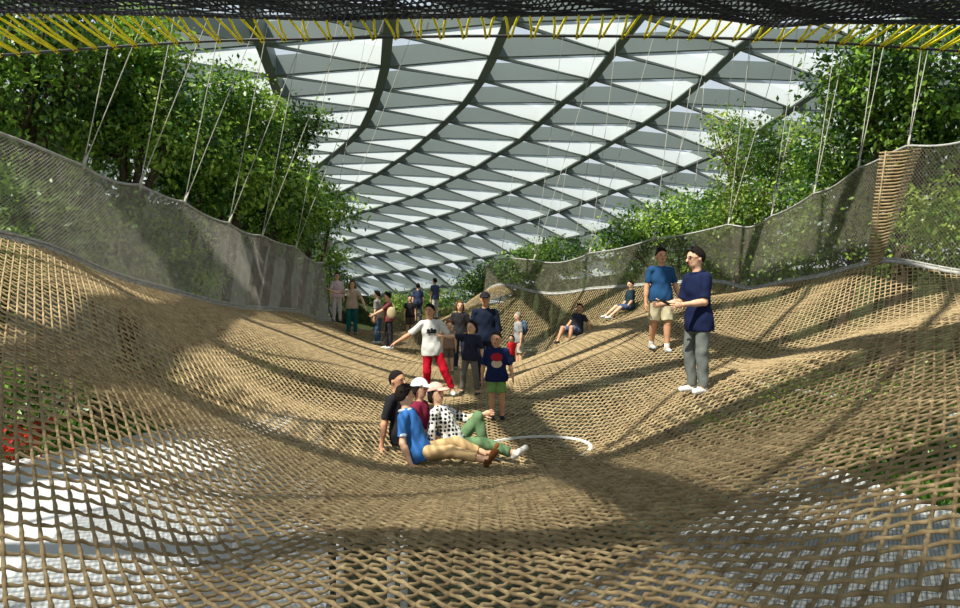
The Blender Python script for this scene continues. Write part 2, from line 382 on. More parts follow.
# ---- side nets (fences)
def fence(name,label,C,heights,cell,r,material,lean,posts,sag=.07):
    """C: rim polyline (n,3). heights: list of (frac,height). a diamond mesh panel hung between the rim and a scalloped top rope"""
    n=len(C); s=np.r_[0,np.cumsum(np.linalg.norm(np.diff(C,axis=0),axis=1))]; L=s[-1]
    hf=np.array([h[0] for h in heights]); hv=np.array([h[1] for h in heights])
    pf=np.array(posts)
    def top_h(f):
        h=np.interp(f,hf,hv)
        k=np.clip(np.searchsorted(pf,f)-1,0,len(pf)-2); w=np.clip((f-pf[k])/(pf[k+1]-pf[k]),0,1)
        return h-sag*4*w*(1-w)
    def pt(f,h):
        d=f*L; P=np.stack([np.interp(d,s,C[:,q]) for q in range(3)],-1)
        H=top_h(f); 
        # slight inward belly
        out=np.stack([lean*h*H*.10+0*h, 0*h, h*H],-1); return P+out
    root=empty(name,tuple(C[len(C)//2])); tag(root,label,'safety net')
    T=TubeSet(); Hm=hv.mean(); 
    ncol=int(L/cell); nrow=max(6,int(Hm/cell))
    for k in range(-nrow,ncol+1):
        for dr in (1,-1):
            st=np.arange(0,nrow+1,2 if nrow%2==0 else 1)
            f=((k if dr==1 else k+nrow)+dr*st)/ncol; h=st/nrow
            ok=(f>=0)&(f<=1)
            if ok.sum()<2: continue
            T.add(pt(f[ok],h[ok]),r,3)
    parent_keep(T.build('netting',material),root)
    f=np.linspace(0,1,160); top=pt(f,np.ones(160))
    mb=MB(); mb.tube(top,.022,5); parent_keep(mb.build('top_rope',M['rope_grey'],smooth=True),root)
    return root,pt,L
LPOST=[0,.15,.26,.36,.50,.64,.80,1.0]
CL=LR[LR[:,1]>8.9]
fl,ptl,_=fence('safety_net','pale grey mesh side net rising along the left rim of the rope net',CL,[(0,1.42),(.15,1.6),(.30,1.85),(.45,1.85),(.6,1.82),(.85,1.8),(1,1.8)],.060,.0040,M['mesh'],-1,LPOST)
RPOST=[0,.055,.12,.2,.3,.42,.55,.68,.82,1]
fr,ptr,_=fence('safety_net','olive brown mesh side net hung along the right rim below the trees',RR,[(0,2.15),(.06,1.95),(.2,1.75),(.3,1.62),(.42,1.5),(.52,1.35),(.7,1.1),(1,1.0)],.056,.0038,M['mesh_dark'],1,RPOST)
# gathered rope column on the right net: a hammock-like bundle of horizontal ropes
col=MB()
Cc=[ptr(np.array([f]),np.array([1.0]))[0] for f in (.045,.085)]; b0=ptr(np.array([.08]),np.array([0.0]))[0]
for k in range(34):
    h=k/33; w=.25+.75*h**.8
    a=Cc[0]*h+b0*(1-h); b=Cc[1]*h+b0*(1-h)
    c=(a+b)/2+np.array([-.06,-.12,0]); d=(b-a)*w if h>.05 else (b-a)+np.array([.05,0,0])
    half=np.array([.24*w,-.03,.02])
    half=half*1.35; col.tube([c-half,c+[0,-.05*w,-.025],c+half],.019,5)
for q in (-1,1): col.tube([b0+np.array([-.06,-.12,0]),(Cc[0]+Cc[1])/2*.5+b0*.5+np.array([-.06+.15*q,-.12,0]),(Cc[0]+Cc[1])/2+np.array([-.06+.24*q,-.12,0])],.014,5)
cobj=parent_keep(col.build('gathered_rope_column',M['rope'],smooth=True),fr); cobj['label']='column of gathered tan ropes on the side net'

# ---- overhead black net with yellow lashings
ov=empty('overhead_net',(0,5.5,2.5)); tag(ov,'black overhead net with zigzag yellow lashings across the top','net')
HZ=2.45
uc=np.array([-60,0,190,320,480,640,800,960,1020]); vc=np.array([60,55,42,38.5,36,36.5,41,51,56])
ue=np.array([-60,0,150,320,480,640,720,780,830,960,1020]); ve=np.array([9,10,13,18,14.5,12,17,25,21,22,22])
cd=F*HZ/(CY-vc); cxs=(uc-CX)/F*cd; ed=F*HZ/(CY-ve); exs=(ue-CX)/F*ed
cy=lambda x: np.interp(x,cxs,cd); ey=lambda x: np.interp(x,exs,ed)
xs=np.linspace(cxs[0],cxs[-1],120); cb=smooth_curve(np.c_[cxs,cd,np.full(len(cxs),HZ)],120)
mb=MB(); mb.tube(cb,.014,5); parent_keep(mb.build('edge_cable',M['cable'],smooth=True),ov)
T=TubeSet()
for layer in range(2):
    dz=.04*layer
    xs=np.arange(-5.2,5.6,.062)+.03*layer
    for q,x0 in enumerate(xs):
        yy=np.r_[np.linspace(0,1,10),np.linspace(1.3,6.5,8)]; xx=x0+.35*np.minimum(yy,2)*(1 if layer!=1 else -1)
        Y=ey(xx)-yy*1.0; Z=HZ+dz+.02*np.sin(7*xx+9*yy)+.03*np.sin(2.1*x0+layer)
        T.add(np.c_[xx,Y,Z],.0088,4)
    for q in range(110):
        xx=np.arange(-5.2,5.7,.1 if q<20 else .3); Y=ey(xx)-q*.06-.008*layer
        T.add(np.c_[xx,Y,HZ+dz+.02*np.sin(7*xx+q)],.0088,4)
parent_keep(T.build('netting',M['black_net']),ov)
mb=MB(); xx=np.linspace(-4.6,4.65,140); 
mb.tube(np.c_[xx,ey(xx)+.01,np.full(140,HZ)],.022,5); parent_keep(mb.build('hem_rope',M['black_net'],smooth=True),ov)
sp=(cxs[-2]-cxs[1])/45
for k in range(46):
    xc=cxs[1]+k*sp; c=np.array([xc,float(cy(xc)),HZ])
    for q in (0,1):
        if len([o for o in ov.children if o.name.startswith('lashing')])>=96: break
        s_=-1 if xc<0 else 1
        xe=xc*(.985)+s_*0+(q-.5)*sp*.55
        e=np.array([xe,float(ey(xe)),HZ-.01])
        l=MB(); l.tube([e,(e+c)/2+np.array([0,0,-.006]),c+np.array([(q-.5)*.03,.012,0])],.012,5)
        if q==1: l.tube([c+np.array([-.02,.012,-.016]),c+np.array([.02,.02,.018])],.013,5)
        parent_keep(l.build('lashing',M['yellow'],smooth=True),ov)

# ---- suspension ropes
ORD=['first','second','third','fourth','fifth','sixth','seventh','eighth','ninth','tenth','eleventh','twelfth','thirteenth','fourteenth','fifteenth','sixteenth','seventeenth','eighteenth']
def rope(p,lean,leany,ztop,r,label,group,beads=False):
    p=np.array(p); dz=ztop-p[2]; q=p+np.array([lean*dz,leany*dz,dz]); mid=(p+q)/2+np.array([.02,0,-.03])
    root=empty('suspension_rope',tuple(p)); tag(root,label,'rope',group)
    mb=MB(); mb.tube(smooth_curve([p,mid,q],9),r,5); parent_keep(mb.build('cord',M['white_rope'],smooth=True),root)
    mb=MB(); t=(q-p)/dz; mb.tube([p-[0,0,.06],p+t*.05,p+t*.18],[r*2.2,r*2.6,r*1.4],6); parent_keep(mb.build('knot',M['white_rope'],smooth=True),root)
k=0
for f in LPOST:
    P=ptl(np.array([f]),np.array([1.0]))[0]
    for lean in (.17,.37):
        rope(P+[.02*lean,0,0],lean,.05,9.3,.008,'pale suspension rope above the left side net, %s from the near end'%ORD[k],'suspension ropes over the left side net'); k+=1
k=0
for f in RPOST[1:9]:
    P=ptr(np.array([f]),np.array([1.0]))[0]
    for lean in ((.15,.22) if f<.4 else (.13,.3)):
        rope(P,lean,.04,9.3,.008,'pale suspension rope above the right side net, %s from the near end'%ORD[k],'suspension ropes over the right side net'); k+=1
for k,(u0,v0,u1,v1,d) in enumerate([(726,235,748,70,23),(712,240,732,68,23.5),(690,235,703,96,25),(664,240,688,102,25.5),(652,245,670,106,26),(575,240,592,135,30),(552,250,566,170,32),(500,262,512,180,34)]):
    a=px(u0,v0,d); b=px(u1,v1,d)
    rope(a,(b[0]-a[0])/(b[2]-a[2]),0,b[2]+.5,.010,'thin pale cord hanging from the glass roof, %s from the right'%ORD[k],'cords hanging from the roof')

# ================================================================== TREES
def leaves(centers,radii,count,size,seed,shell=.55):
    R=np.random.RandomState(seed); C=np.array(centers); Ra=np.array(radii)
    w=(Ra.prod(1))**(2/3); idx=R.choice(len(C),count,p=w/w.sum())
    d=R.normal(size=(count,3)); d/=np.linalg.norm(d,axis=1)[:,None]
    # lumpy twig structure: leaves gather round random twig tips
    ntw=max(20,count//34); tw=R.normal(size=(ntw,3)); tw/=np.linalg.norm(tw,axis=1)[:,None]
    tr=shell+(1.12-shell)*R.rand(ntw)**.7; ti=R.randint(0,ntw,count)
    off=tw[ti]*tr[ti][:,None]
    p=C[idx]+Ra[idx]*off+R.normal(size=(count,3))*size*1.9*np.array([1,1,.7])
    out=off/np.linalg.norm(off,axis=1)[:,None]
    ax=out*.6+R.normal(size=(count,3))*.7; ax[:,2]-=.35; ax/=np.linalg.norm(ax,axis=1)[:,None]
    nr=out*.4+R.normal(size=(count,3))*.5; nr[:,2]+=.8
    sd=np.cross(ax,nr); sd/=np.linalg.norm(sd,axis=1)[:,None]+1e-9; nn=np.cross(sd,ax)
    s=size*(.6+.7*R.rand(count))[:,None]
    v=np.stack([p, p+ax*s*.5+sd*s*.26+nn*s*.05, p+ax*s, p+ax*s*.5-sd*s*.26+nn*s*.05],1).reshape(-1,3)
    b=np.arange(count)[:,None]*4
    f=np.concatenate([b+np.array([[0,1,2]]),b+np.array([[0,2,3]])],0)
    return v,f
def tree(name,label,base,crown,count,size,m,bark,tr=.16,seed=1,lean=(0,0),group=None,shell=.45,cat='tree'):
    size*=.74; count=int(count*1.35)
    root=empty(name,(base[0],base[1],GZ)); tag(root,label,cat,group)
    cen=[np.array(c[:3]) for c in crown]; rad=[np.array(c[3:6]) for c in crown]
    R=random.Random(seed)
    mb=MB(); b=np.array([base[0],base[1],GZ]); top=np.mean(cen,0)
    fork=b*.42+top*.58+np.array([lean[0],lean[1],0])
    mb.tube(smooth_curve([b,b*.6+fork*.4+np.array([R.uniform(-.2,.2),R.uniform(-.2,.2),0]),fork],9),np.linspace(tr*1.25,tr*.75,9),8)
    for c,r in zip(cen,rad):
        tip=c+np.array([0,0,r[2]*.35]); mid=fork*.45+c*.55+np.array([R.uniform(-.2,.2),R.uniform(-.2,.2),-.1])
        mb.tube(smooth_curve([fork,mid,tip],7),np.linspace(tr*.6,tr*.12,7),6)
        for q in range(4):
            e=c+r*np.array([R.uniform(-.8,.8),R.uniform(-.8,.8),R.uniform(-.3,.8)])
            mb.tube([mid*.6+c*.4,(mid+e)/2+np.array([0,0,.1]),e],[tr*.25,tr*.16,tr*.05],5)
    parent_keep(mb.build('trunk',bark,smooth=True),root)
    v,f=leaves(cen,rad,count,size,seed,shell)
    parent_keep(mesh_obj('foliage',v,f,m),root)
    return root
def cr(u,v,d,ru,rv,rd_=None):
    p=px(u,v,d); a=ru*d/F; b=rv*d/F; return (p[0],p[1],p[2],a,rd_ or a,b)
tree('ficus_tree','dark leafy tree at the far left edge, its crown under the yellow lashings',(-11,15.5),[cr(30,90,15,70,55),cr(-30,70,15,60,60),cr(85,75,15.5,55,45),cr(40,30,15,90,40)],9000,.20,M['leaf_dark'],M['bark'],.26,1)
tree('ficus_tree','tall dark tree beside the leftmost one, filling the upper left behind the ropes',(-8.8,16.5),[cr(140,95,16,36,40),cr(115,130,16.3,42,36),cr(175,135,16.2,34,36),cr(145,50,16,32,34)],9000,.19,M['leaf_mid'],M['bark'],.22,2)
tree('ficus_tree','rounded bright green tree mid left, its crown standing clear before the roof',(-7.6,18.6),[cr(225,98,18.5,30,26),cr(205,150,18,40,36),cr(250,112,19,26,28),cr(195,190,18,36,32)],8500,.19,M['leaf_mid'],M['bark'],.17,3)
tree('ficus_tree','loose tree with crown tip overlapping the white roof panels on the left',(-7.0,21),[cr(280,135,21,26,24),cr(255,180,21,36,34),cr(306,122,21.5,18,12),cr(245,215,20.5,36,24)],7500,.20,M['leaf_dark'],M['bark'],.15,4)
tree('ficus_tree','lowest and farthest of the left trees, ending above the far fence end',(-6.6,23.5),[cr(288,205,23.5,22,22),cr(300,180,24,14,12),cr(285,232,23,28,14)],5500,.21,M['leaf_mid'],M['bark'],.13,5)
# slender trunks behind the left side net
for k,(u,d,v0) in enumerate([(182,17.5,215),(222,19,225),(247,20.5,240),(262,22,245),(281,23.5,250),(297,25,255),(312,26.5,260)]):
    b=px(u,304,d); root=empty('slender_tree',(b[0],b[1],GZ))
    tag(root,'slender bare trunk seen through the left side net, %s from the left'%ORD[k],'tree','slender trunks behind the left net')
    mb=MB(); t=px(u+18,v0-40,d); mb.tube(smooth_curve([(b[0]-.35,b[1],GZ),(b[0],b[1],-.6),tuple(t)],8),np.linspace(.17,.09,8),7)
    parent_keep(mb.build('trunk',M['bark'],smooth=True),root)
    v,f=leaves([t+[0,0,.3]],[np.array([.9,.8,.7])],900,.19,60+k); parent_keep(mesh_obj('foliage',v,f,M['leaf_mid']),root)
# shrubs behind left net
for k,(u,v,d,a,b,mm,n_) in enumerate([(-10,235,12.6,40,65,'leaf_dark',3200),(40,225,14.6,45,60,'leaf_dark',3600),(95,240,15.2,42,55,'leaf_dark',3600),(140,255,16,36,48,'leaf_mid',3000),(185,262,17,32,36,'leaf_mid',2200),(70,190,15.8,30,34,'leaf_light',900)]):
    c=cr(u,v,d,a,b)
    tree('shrub','leafy shrub behind the left side net, %s from the left of its row'%ORD[k] if k<5 else 'pale green shrub rising above the others behind the left side net',(c[0],c[1]),[c],n_,.17,M[mm],M['bark_pale'],.05,20+k,group='shrubs behind the left side net',cat='shrub')
# right
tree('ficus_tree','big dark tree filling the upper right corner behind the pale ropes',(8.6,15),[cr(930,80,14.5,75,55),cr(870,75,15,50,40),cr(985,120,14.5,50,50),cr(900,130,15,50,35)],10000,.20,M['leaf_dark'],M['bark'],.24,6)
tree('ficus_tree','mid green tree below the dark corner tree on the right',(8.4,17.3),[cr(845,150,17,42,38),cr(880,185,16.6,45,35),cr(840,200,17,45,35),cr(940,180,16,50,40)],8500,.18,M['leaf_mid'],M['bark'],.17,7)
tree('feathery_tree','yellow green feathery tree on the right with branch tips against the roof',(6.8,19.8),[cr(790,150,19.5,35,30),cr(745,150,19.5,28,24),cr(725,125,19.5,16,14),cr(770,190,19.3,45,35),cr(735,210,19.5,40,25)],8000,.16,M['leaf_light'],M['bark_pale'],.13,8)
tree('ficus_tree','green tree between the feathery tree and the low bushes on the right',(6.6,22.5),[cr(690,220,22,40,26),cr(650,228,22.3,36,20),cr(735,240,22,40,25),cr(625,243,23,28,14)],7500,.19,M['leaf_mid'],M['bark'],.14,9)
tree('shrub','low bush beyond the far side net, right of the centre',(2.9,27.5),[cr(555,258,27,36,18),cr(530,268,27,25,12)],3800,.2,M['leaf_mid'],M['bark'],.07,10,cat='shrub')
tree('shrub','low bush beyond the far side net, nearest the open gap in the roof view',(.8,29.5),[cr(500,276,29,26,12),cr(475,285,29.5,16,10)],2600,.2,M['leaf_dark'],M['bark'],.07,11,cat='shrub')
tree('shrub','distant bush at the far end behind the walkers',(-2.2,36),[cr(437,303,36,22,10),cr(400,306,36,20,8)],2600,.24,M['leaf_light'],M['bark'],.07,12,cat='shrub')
tree('shrub','bush behind the far end of the left side net',(-5.6,27),[cr(328,262,27,16,18),cr(335,290,27,12,16)],1800,.2,M['leaf_mid'],M['bark'],.06,13,cat='shrub')
for k,(u,v,d,a,b,mm) in enumerate([(960,215,13.5,45,35,'leaf_light'),(915,245,15.5,45,30,'leaf_mid'),(840,245,18,48,26,'leaf_mid'),(780,258,19.5,42,22,'leaf_mid'),(720,262,22,45,18,'leaf_mid'),(655,268,24,45,14,'leaf_mid')]):
    c=cr(u,v,d,a,b)
    tree('shrub','leafy shrub behind the right side net, %s from the right of its row'%ORD[k],(c[0],c[1]),[c],2200,.17,M[mm],M['bark_pale'],.05,30+k,group='shrubs behind the right side net',cat='shrub')

# ---- planting and posts on the level below
def grass(name,label,poly,n,h,seed,m):
    R=np.random.RandomState(seed); P=np.array(poly); lo,hi=P.min(0),P.max(0)
    q=lo+(hi-lo)*R.rand(n*3,2); q=q[inside(q[:,0],q[:,1],poly)][:n]; n=len(q); p=np.c_[q,np.full(n,GZ)]
    a=R.rand(n)*6.28; t=np.c_[np.cos(a),np.sin(a),np.zeros(n)]*.05
    tip=p+np.c_[R.normal(size=(n,2))*.12,h*(.5+R.rand(n))]
    v=np.stack([p-t,p+t,tip],1).reshape(-1,3); f=np.arange(3*n).reshape(-1,3)
    o=mesh_obj(name,v,f,m); tag(o,label,'grass',kind='stuff'); return o
grass('grass','strip of green grass along the white terrace, seen through the net at left',[(-10.6,6.7),(-8.4,12.3),(-4.9,21.2),(-5.3,23.2),(-9.0,16),(-12.4,9.6)],14000,.22,3,M['grass'])
grass('grass','patch of green ground cover beyond the grey decking at right',[(5.75,12.3),(6.8,5.2),(10,5),(11,16),(5.2,17)],12000,.26,4,M['grass'])
for k,(x_,y_,s_) in enumerate([(-11.3,10.6,.9),(-9.9,13.2,.9),(-8.6,16,.9),(-7.2,18.6,.9),(-6.2,21,.8)]):
    tree('hedge_shrub','dark shrub below the net, %s from the near end of the left bed'%ORD[k],(x_,y_+.8),[(x_,y_+.8,GZ+.7,s_*1.3,s_,.8)],1700,.22,M['leaf_dark'],M['bark'],.05,40+k,group='shrubs in the lower left bed',cat='shrub')
v,f=leaves([(-8.5,12.75,GZ+.42)],[np.array([.42,.35,.3])],500,.10,77); 
fb=empty('flower_bush',(-8.5,12.75,GZ)); tag(fb,'bush of red flowers below the net at the far left','flowers')
tag(parent_keep(mesh_obj('petals',v,f,M['red_flower']),fb),kind='stuff')
mb=MB()
for q in range(6): mb.tube([(-8.5,12.75,GZ),(-8.5+.06*math.cos(q),12.75+.06*math.sin(q),GZ+.2),(-8.5+.28*math.cos(q),12.75+.22*math.sin(q),GZ+.45)],[.02,.015,.008],5)
parent_keep(mb.build('stem',M['bark']),fb)
for k,(x_,y_,s_) in enumerate([(8.0,9.5,.7),(7.0,12,.7),(8.8,12.5,.9),(6.6,14.5,.8)]):
    tree('hedge_shrub','green shrub beside the lower decking at right, %s from the near end'%ORD[k],(x_,y_),[(x_,y_,GZ+.8,s_,s_,.7)],1200,.2,M['leaf_mid'],M['bark'],.05,50+k,group='shrubs beside the lower decking',cat='shrub')
# glass balustrade at right
gb=empty('glass_balustrade',(7.4,11.5,GZ)); tag(gb,'green glass balustrade beyond the decking below the net at right','balustrade')
mb=MB(); a=np.array([6.2,15.5,GZ+1.1]); b=np.array([8.9,7,GZ+1.1]); mb.box(a,b,.03,1.1); parent_keep(mb.build('pane',M['glass_green']),gb)
mb=MB(); mb.box(a+[0,0,.06],b+[0,0,.06],.08,.06); parent_keep(mb.build('handrail',M['white_paint']),gb)
for q in range(5):
    p=a+(b-a)*q/4; mb=MB(); mb.cuboid((p[0],p[1],GZ+.55),(.06,.06,1.1)); parent_keep(mb.build('post',M['steel']),gb)
for k,(u,d,zt) in enumerate([(236,7.2,0),(340,6.4,0),(391,6.0,0),(404,6.3,0)]):
    x_=(u-CX)/F*d; zt=nz1(x_,d)-.06; root=empty('net_post',(x_,d,GZ)); tag(root,'white steel post under the net, %s from the left'%ORD[k],'post','posts under the net')
    mb=MB(); mb.tube([(x_,d,GZ+.04),(x_,d,zt)],.035,8); parent_keep(mb.build('shaft',M['white_paint'],smooth=True),root)
    mb=MB(); mb.cuboid((x_,d,GZ+.03),(.24,.24,.06)); parent_keep(mb.build('base_plate',M['steel']),root)

# ================================================================== PEOPLE (bodies grown as one smooth surface from a distance field)
def v3(*a): return np.array(a if len(a)>1 else a[0],float)
def nrm(a): a=np.asarray(a,float); return a/(np.linalg.norm(a)+1e-12)
class SDF:
    def __init__(s,k=.02): s.p=[]; s.k=k
    def cone(s,a,b,ra,rb,flat=False,k=None): s.p.append(('c',v3(a),v3(b),ra,rb,flat,k)); return s
    def ell(s,c,rad,R=None,k=None,cut=None): s.p.append(('e',v3(c),v3(rad),np.eye(3) if R is None else np.asarray(R),k,cut)); return s
    def bounds(s):
        lo=np.full(3,1e9); hi=-lo
        for p in s.p:
            if p[0]=='c':
                for q,r in ((p[1],p[3]),(p[2],p[4])): lo=np.minimum(lo,q-r); hi=np.maximum(hi,q+r)
            else:
                r=max(p[2]); lo=np.minimum(lo,p[1]-r); hi=np.maximum(hi,p[1]+r)
        return lo,hi
    def ev(s,P):
        out=None
        for p in s.p:
            if p[0]=='c':
                a,b,ra,rb=p[1:5]; d=b-a; L=np.linalg.norm(d)+1e-9; q=P-a; t=(q@d)/(L*L); tc=np.clip(t,0,1)
                f=np.sqrt(((q-tc[...,None]*d)**2).sum(-1))-(ra+(rb-ra)*tc)
                if p[5]: f=np.maximum(f,(t-1)*L)
                k=p[6]
            else:
                q=(P-p[1])@p[3].T; rr=p[2]; k0=np.sqrt(((q/rr)**2).sum(-1)); k1=np.sqrt(((q/rr**2)**2).sum(-1))+1e-9
                f=k0*(k0-1)/k1; k=p[4]
                if p[5] is not None: f=np.maximum(f,(P-p[5][0])@p[5][1])
            k=s.k if k is None else k
            if out is None: out=f
            else:
                h=np.clip(.5+.5*(out-f)/k,0,1); out=out*(1-h)+f*h-k*h*(1-h)
        return out
def surface(sdf,res,cuts=(),wr=0):
    lo,hi=sdf.bounds(); lo=lo-res*3-.01; hi=hi+res*3+.01
    n=np.ceil((hi-lo)/res).astype(int)+1
    ax=[lo[q]+np.arange(n[q])*res for q in range(3)]
    G=np.stack(np.meshgrid(*ax,indexing='ij'),-1)
    f=np.empty(G.shape[:3])
    for q in range(n[0]):
        f[q]=sdf.ev(G[q])
        if wr:
            g=G[q]; X_,Y_,Z_=g[...,0],g[...,1],g[...,2]
            f[q]+=wr*(np.sin(31*Z_+17*X_+3*np.sin(13*Y_+9*X_))+.7*np.sin(43*X_-29*Z_+21*Y_+2)+.5*np.sin(57*Y_+23*Z_))
        for (p0,nv) in cuts: f[q]=np.maximum(f[q],(G[q]-p0)@nv)
    s=f<0
    c=np.zeros(tuple(n-1),int)
    for a in (0,1):
        for b in (0,1):
            for d in (0,1): c+=s[a:n[0]-1+a,b:n[1]-1+b,d:n[2]-1+d]
    act=(c>0)&(c<8)
    if not act.any(): return np.zeros((0,3)),np.zeros((0,4),int)
    ci=np.argwhere(act); idx=-np.ones(act.shape,int); idx[act]=np.arange(len(ci))
    acc=np.zeros((len(ci),3)); cnt=np.zeros(len(ci))
    off=[(a,b,d) for a in (0,1) for b in (0,1) for d in (0,1)]
    for o1 in off:
        for q in range(3):
            if o1[q]==0:
                o2=list(o1); o2[q]=1
                f1=f[tuple((ci+o1).T)]; f2=f[tuple((ci+o2).T)]
                x=(f1<0)!=(f2<0); t=np.where(x,f1/(f1-f2+1e-15),0)
                p=ci+np.array(o1)+t[:,None]*(np.array(o2)-np.array(o1))
                acc[x]+=p[x]; cnt[x]+=1
    V=lo+res*acc/cnt[:,None]
    Fs=[]
    for q in range(3):
        r,t=(q+1)%3,(q+2)%3
        sl0=[slice(None)]*3; sl1=[slice(None)]*3; sl0[q]=slice(0,-1); sl1[q]=slice(1,None)
        ch=s[tuple(sl0)]!=s[tuple(sl1)]
        e=np.argwhere(ch); ok=(e[:,r]>0)&(e[:,t]>0)&(e[:,r]<n[r]-1)&(e[:,t]<n[t]-1); e=e[ok]
        if not len(e): continue
        ins=s[tuple(e.T)]
        def cell(dr,dt):
            g=e.copy(); g[:,r]-=dr; g[:,t]-=dt; return idx[tuple(g.T)]
        quad=np.stack([cell(1,1),cell(0,1),cell(0,0),cell(1,0)],-1)
        quad[~ins]=quad[~ins][:,::-1]; Fs.append(quad)
    return V,np.concatenate(Fs)
SK={}
def cmat(rgb,rough=.85,var=.10,scale=25):
    k=(tuple(rgb),rough)
    if k not in SK: SK[k]=mat('cloth_%d_%d_%d'%tuple(rgb),srgb(*rgb),rough,var,scale,.15,0,.15)
    return SK[k]
def dot_mat():
    m=mat('white blouse with black dots',srgb(228,224,216),.85,.04,20); n=m.node_tree; b=n.nodes['Principled BSDF']
    t=n.nodes.new('ShaderNodeTexCoord'); vo=n.nodes.new('ShaderNodeTexVoronoi'); vo.inputs['Scale'].default_value=21; vo.inputs['Randomness'].default_value=.35
    n.links.new(t.outputs['Object'],vo.inputs['Vector']); r=n.nodes.new('ShaderNodeValToRGB'); r.color_ramp.interpolation='CONSTANT'
    r.color_ramp.elements[0].color=srgb(24,24,26); r.color_ramp.elements[1].color=srgb(228,224,216); r.color_ramp.elements[1].position=.42
    n.links.new(vo.outputs['Distance'],r.inputs[0]); n.links.new(r.outputs[0],b.inputs['Base Color']); return m
SKIN=mat('skin',srgb(226,178,144),.55,.05,12,0,0,.3); SKIN2=mat('tanned skin',srgb(208,154,118),.55,.05,12,0,0,.3)
EYE=mat('dark eye',srgb(30,22,18),.3,.1,10); LIP=mat('lips',srgb(160,84,74),.5,.05,10)
HAIRB=mat('black hair',srgb(34,28,25),.85,.4,90,.9,0,.12); HAIRR=mat('auburn hair',srgb(104,62,38),.8,.35,80,.8,0,.12); HAIRG=mat('grey stubble',srgb(150,140,128),.8,.2,60)
BLK=mat('black plastic',srgb(26,26,28),.4,.1,10)
UP=v3(0,0,1)
def rotm(f,u):
    """rows: left, back, up of a body frame facing f"""
    u=nrm(u); f=nrm(f-u*np.dot(f,u)); l=np.cross(u,f); return np.stack([l,-f,u])
def person(label,u,v,d,H,face,torso=(0,0,1),look=None,arms=None,legs=None,top=None,bottom=None,sleeve=.6,leg=1.0,hair='short',hairmat=None,shoes=(230,230,225),cap=None,
           seated=False,skin=None,w=1.0,hs=1.0,res=.012,collar=None,hem=.045,extra=None,flare=1.0,footdir=None,handup=None,topmat=None,sock=None,group=None,zoff=0):
    f=nrm(v3(face)); f[2]=0; f=nrm(f); left=np.cross(UP,f); T=nrm(v3(torso)); sk=skin or SKIN
    look=nrm(v3(look)) if look is not None else f
    arms=arms or {}; legs=legs or {}
    lt=nrm(left-T*np.dot(left,T))
    P=v3(0,0,0); Sh=P+T*.295*H
    J={}
    for sd,n_ in ((1,'L'),(-1,'R')):
        ua,fa=arms.get(n_,((sd*left*.16+v3(0,0,-1)),(sd*left*.06+f*.12+v3(0,0,-1))))
        sh=Sh+lt*sd*.098*H*w-T*.026*H; el=sh+nrm(v3(ua))*.172*H; wr=el+nrm(v3(fa))*.150*H
        th,shn=legs.get(n_,((sd*left*.05+v3(0,0,-1)),(sd*left*.02+v3(0,0,-1))))
        hp=P+lt*sd*.046*H; kn=hp+nrm(v3(th))*.243*H; an=kn+nrm(v3(shn))*.243*H
        J[n_]=(sh,el,wr,hp,kn,an)
    # where it stands
    X=(u-CX)/F*d; base=np.array([X,d])
    fd={}
    for n_ in 'LR':
        q=footdir.get(n_) if isinstance(footdir,dict) else footdir
        fd[n_]=nrm(v3(q)) if q is not None else f
    if seated:
        pz=nz1(X,d)+.078*H+zoff; pos=v3(X,d,pz)
    else:
        c=(J['L'][5]+J['R'][5])/2; off=v3(-c[0],-c[1],0); need=[]
        for n_ in 'LR':
            a=J[n_][5]+off
            for q in (-.02,.09): need.append(nz1(X+a[0]+fd[n_][0]*q*H,d+a[1]+fd[n_][1]*q*H)-(a[2]-.040*H))
        pz=sorted(need)[-2]+zoff if len(need)>1 else need[0]
        # stand so that the lower foot rests on the net
        pos=v3(X+off[0],d+off[1],pz+.006)
    root=empty('person',(float(pos[0]),float(pos[1]),float(nz1(X,d)))); tag(root,label,'person',group)
    G=lambda p: p+pos
    def put(name,V,Fq,m,smooth=True,par=None):
        if len(V)==0: return None
        o=mesh_obj(name,V+pos,Fq,m,None,smooth); parent_keep(o,par or root); return o
    hc=Sh+nrm(T+UP*1.2)*.112*H*(1 if hs==1 else 1.03)+look*.008*H
    hup=nrm(UP*1.0+T*.25-look*max(-.9,min(.9,look[2]))*.9); Rh=rotm(look,hup); hl,hb,hu=Rh; hf=-hb
    h=H*hs*1.06
    # ---------------- body
    B=SDF(.018*H/1.7+.004)
    def torso_prims(q,inf):
        Rt=np.stack([lt,np.cross(T,lt)*1.0,T])
        q.ell(Sh-T*.105*H,(.088*H*w+inf,.064*H+inf,.125*H+inf),Rt); q.ell(P+T*.10*H,(.084*H*w+inf,.060*H+inf,.11*H+inf),Rt)
        q.ell(P+T*.015*H,(.082*H*w+inf,.062*H+inf,.08*H+inf),Rt)
        q.cone(Sh+lt*.086*H*w-T*.026*H,Sh-lt*.086*H*w-T*.026*H,.030*H+inf*.8,.030*H+inf*.8)
    torso_prims(B,0)
    B.cone(Sh-T*.02*H,hc-hu*.03*h,.034*H,.030*H)
    B.ell(hc+hu*.008*h,(.0455*h,.0565*h,.060*h),Rh,k=.012); B.ell(hc+hf*.012*h-hu*.032*h,(.034*h,.040*h,.038*h),Rh,k=.02)
    B.cone(hc+hf*.056*h+hu*.004*h,hc+hf*.066*h-hu*.014*h,.006*h,.0095*h,k=.006)
    for sd in (1,-1):
        B.ell(hc+hl*sd*.046*h-hu*.006*h+hb*.004*h,(.006*h,.011*h,.017*h),Rh,k=.004)
        B.cone(hc+hf*.051*h+hl*sd*.010*h+hu*.016*h,hc+hf*.045*h+hl*sd*.030*h+hu*.015*h,.006*h,.005*h,k=.008)
    fingers=MB()
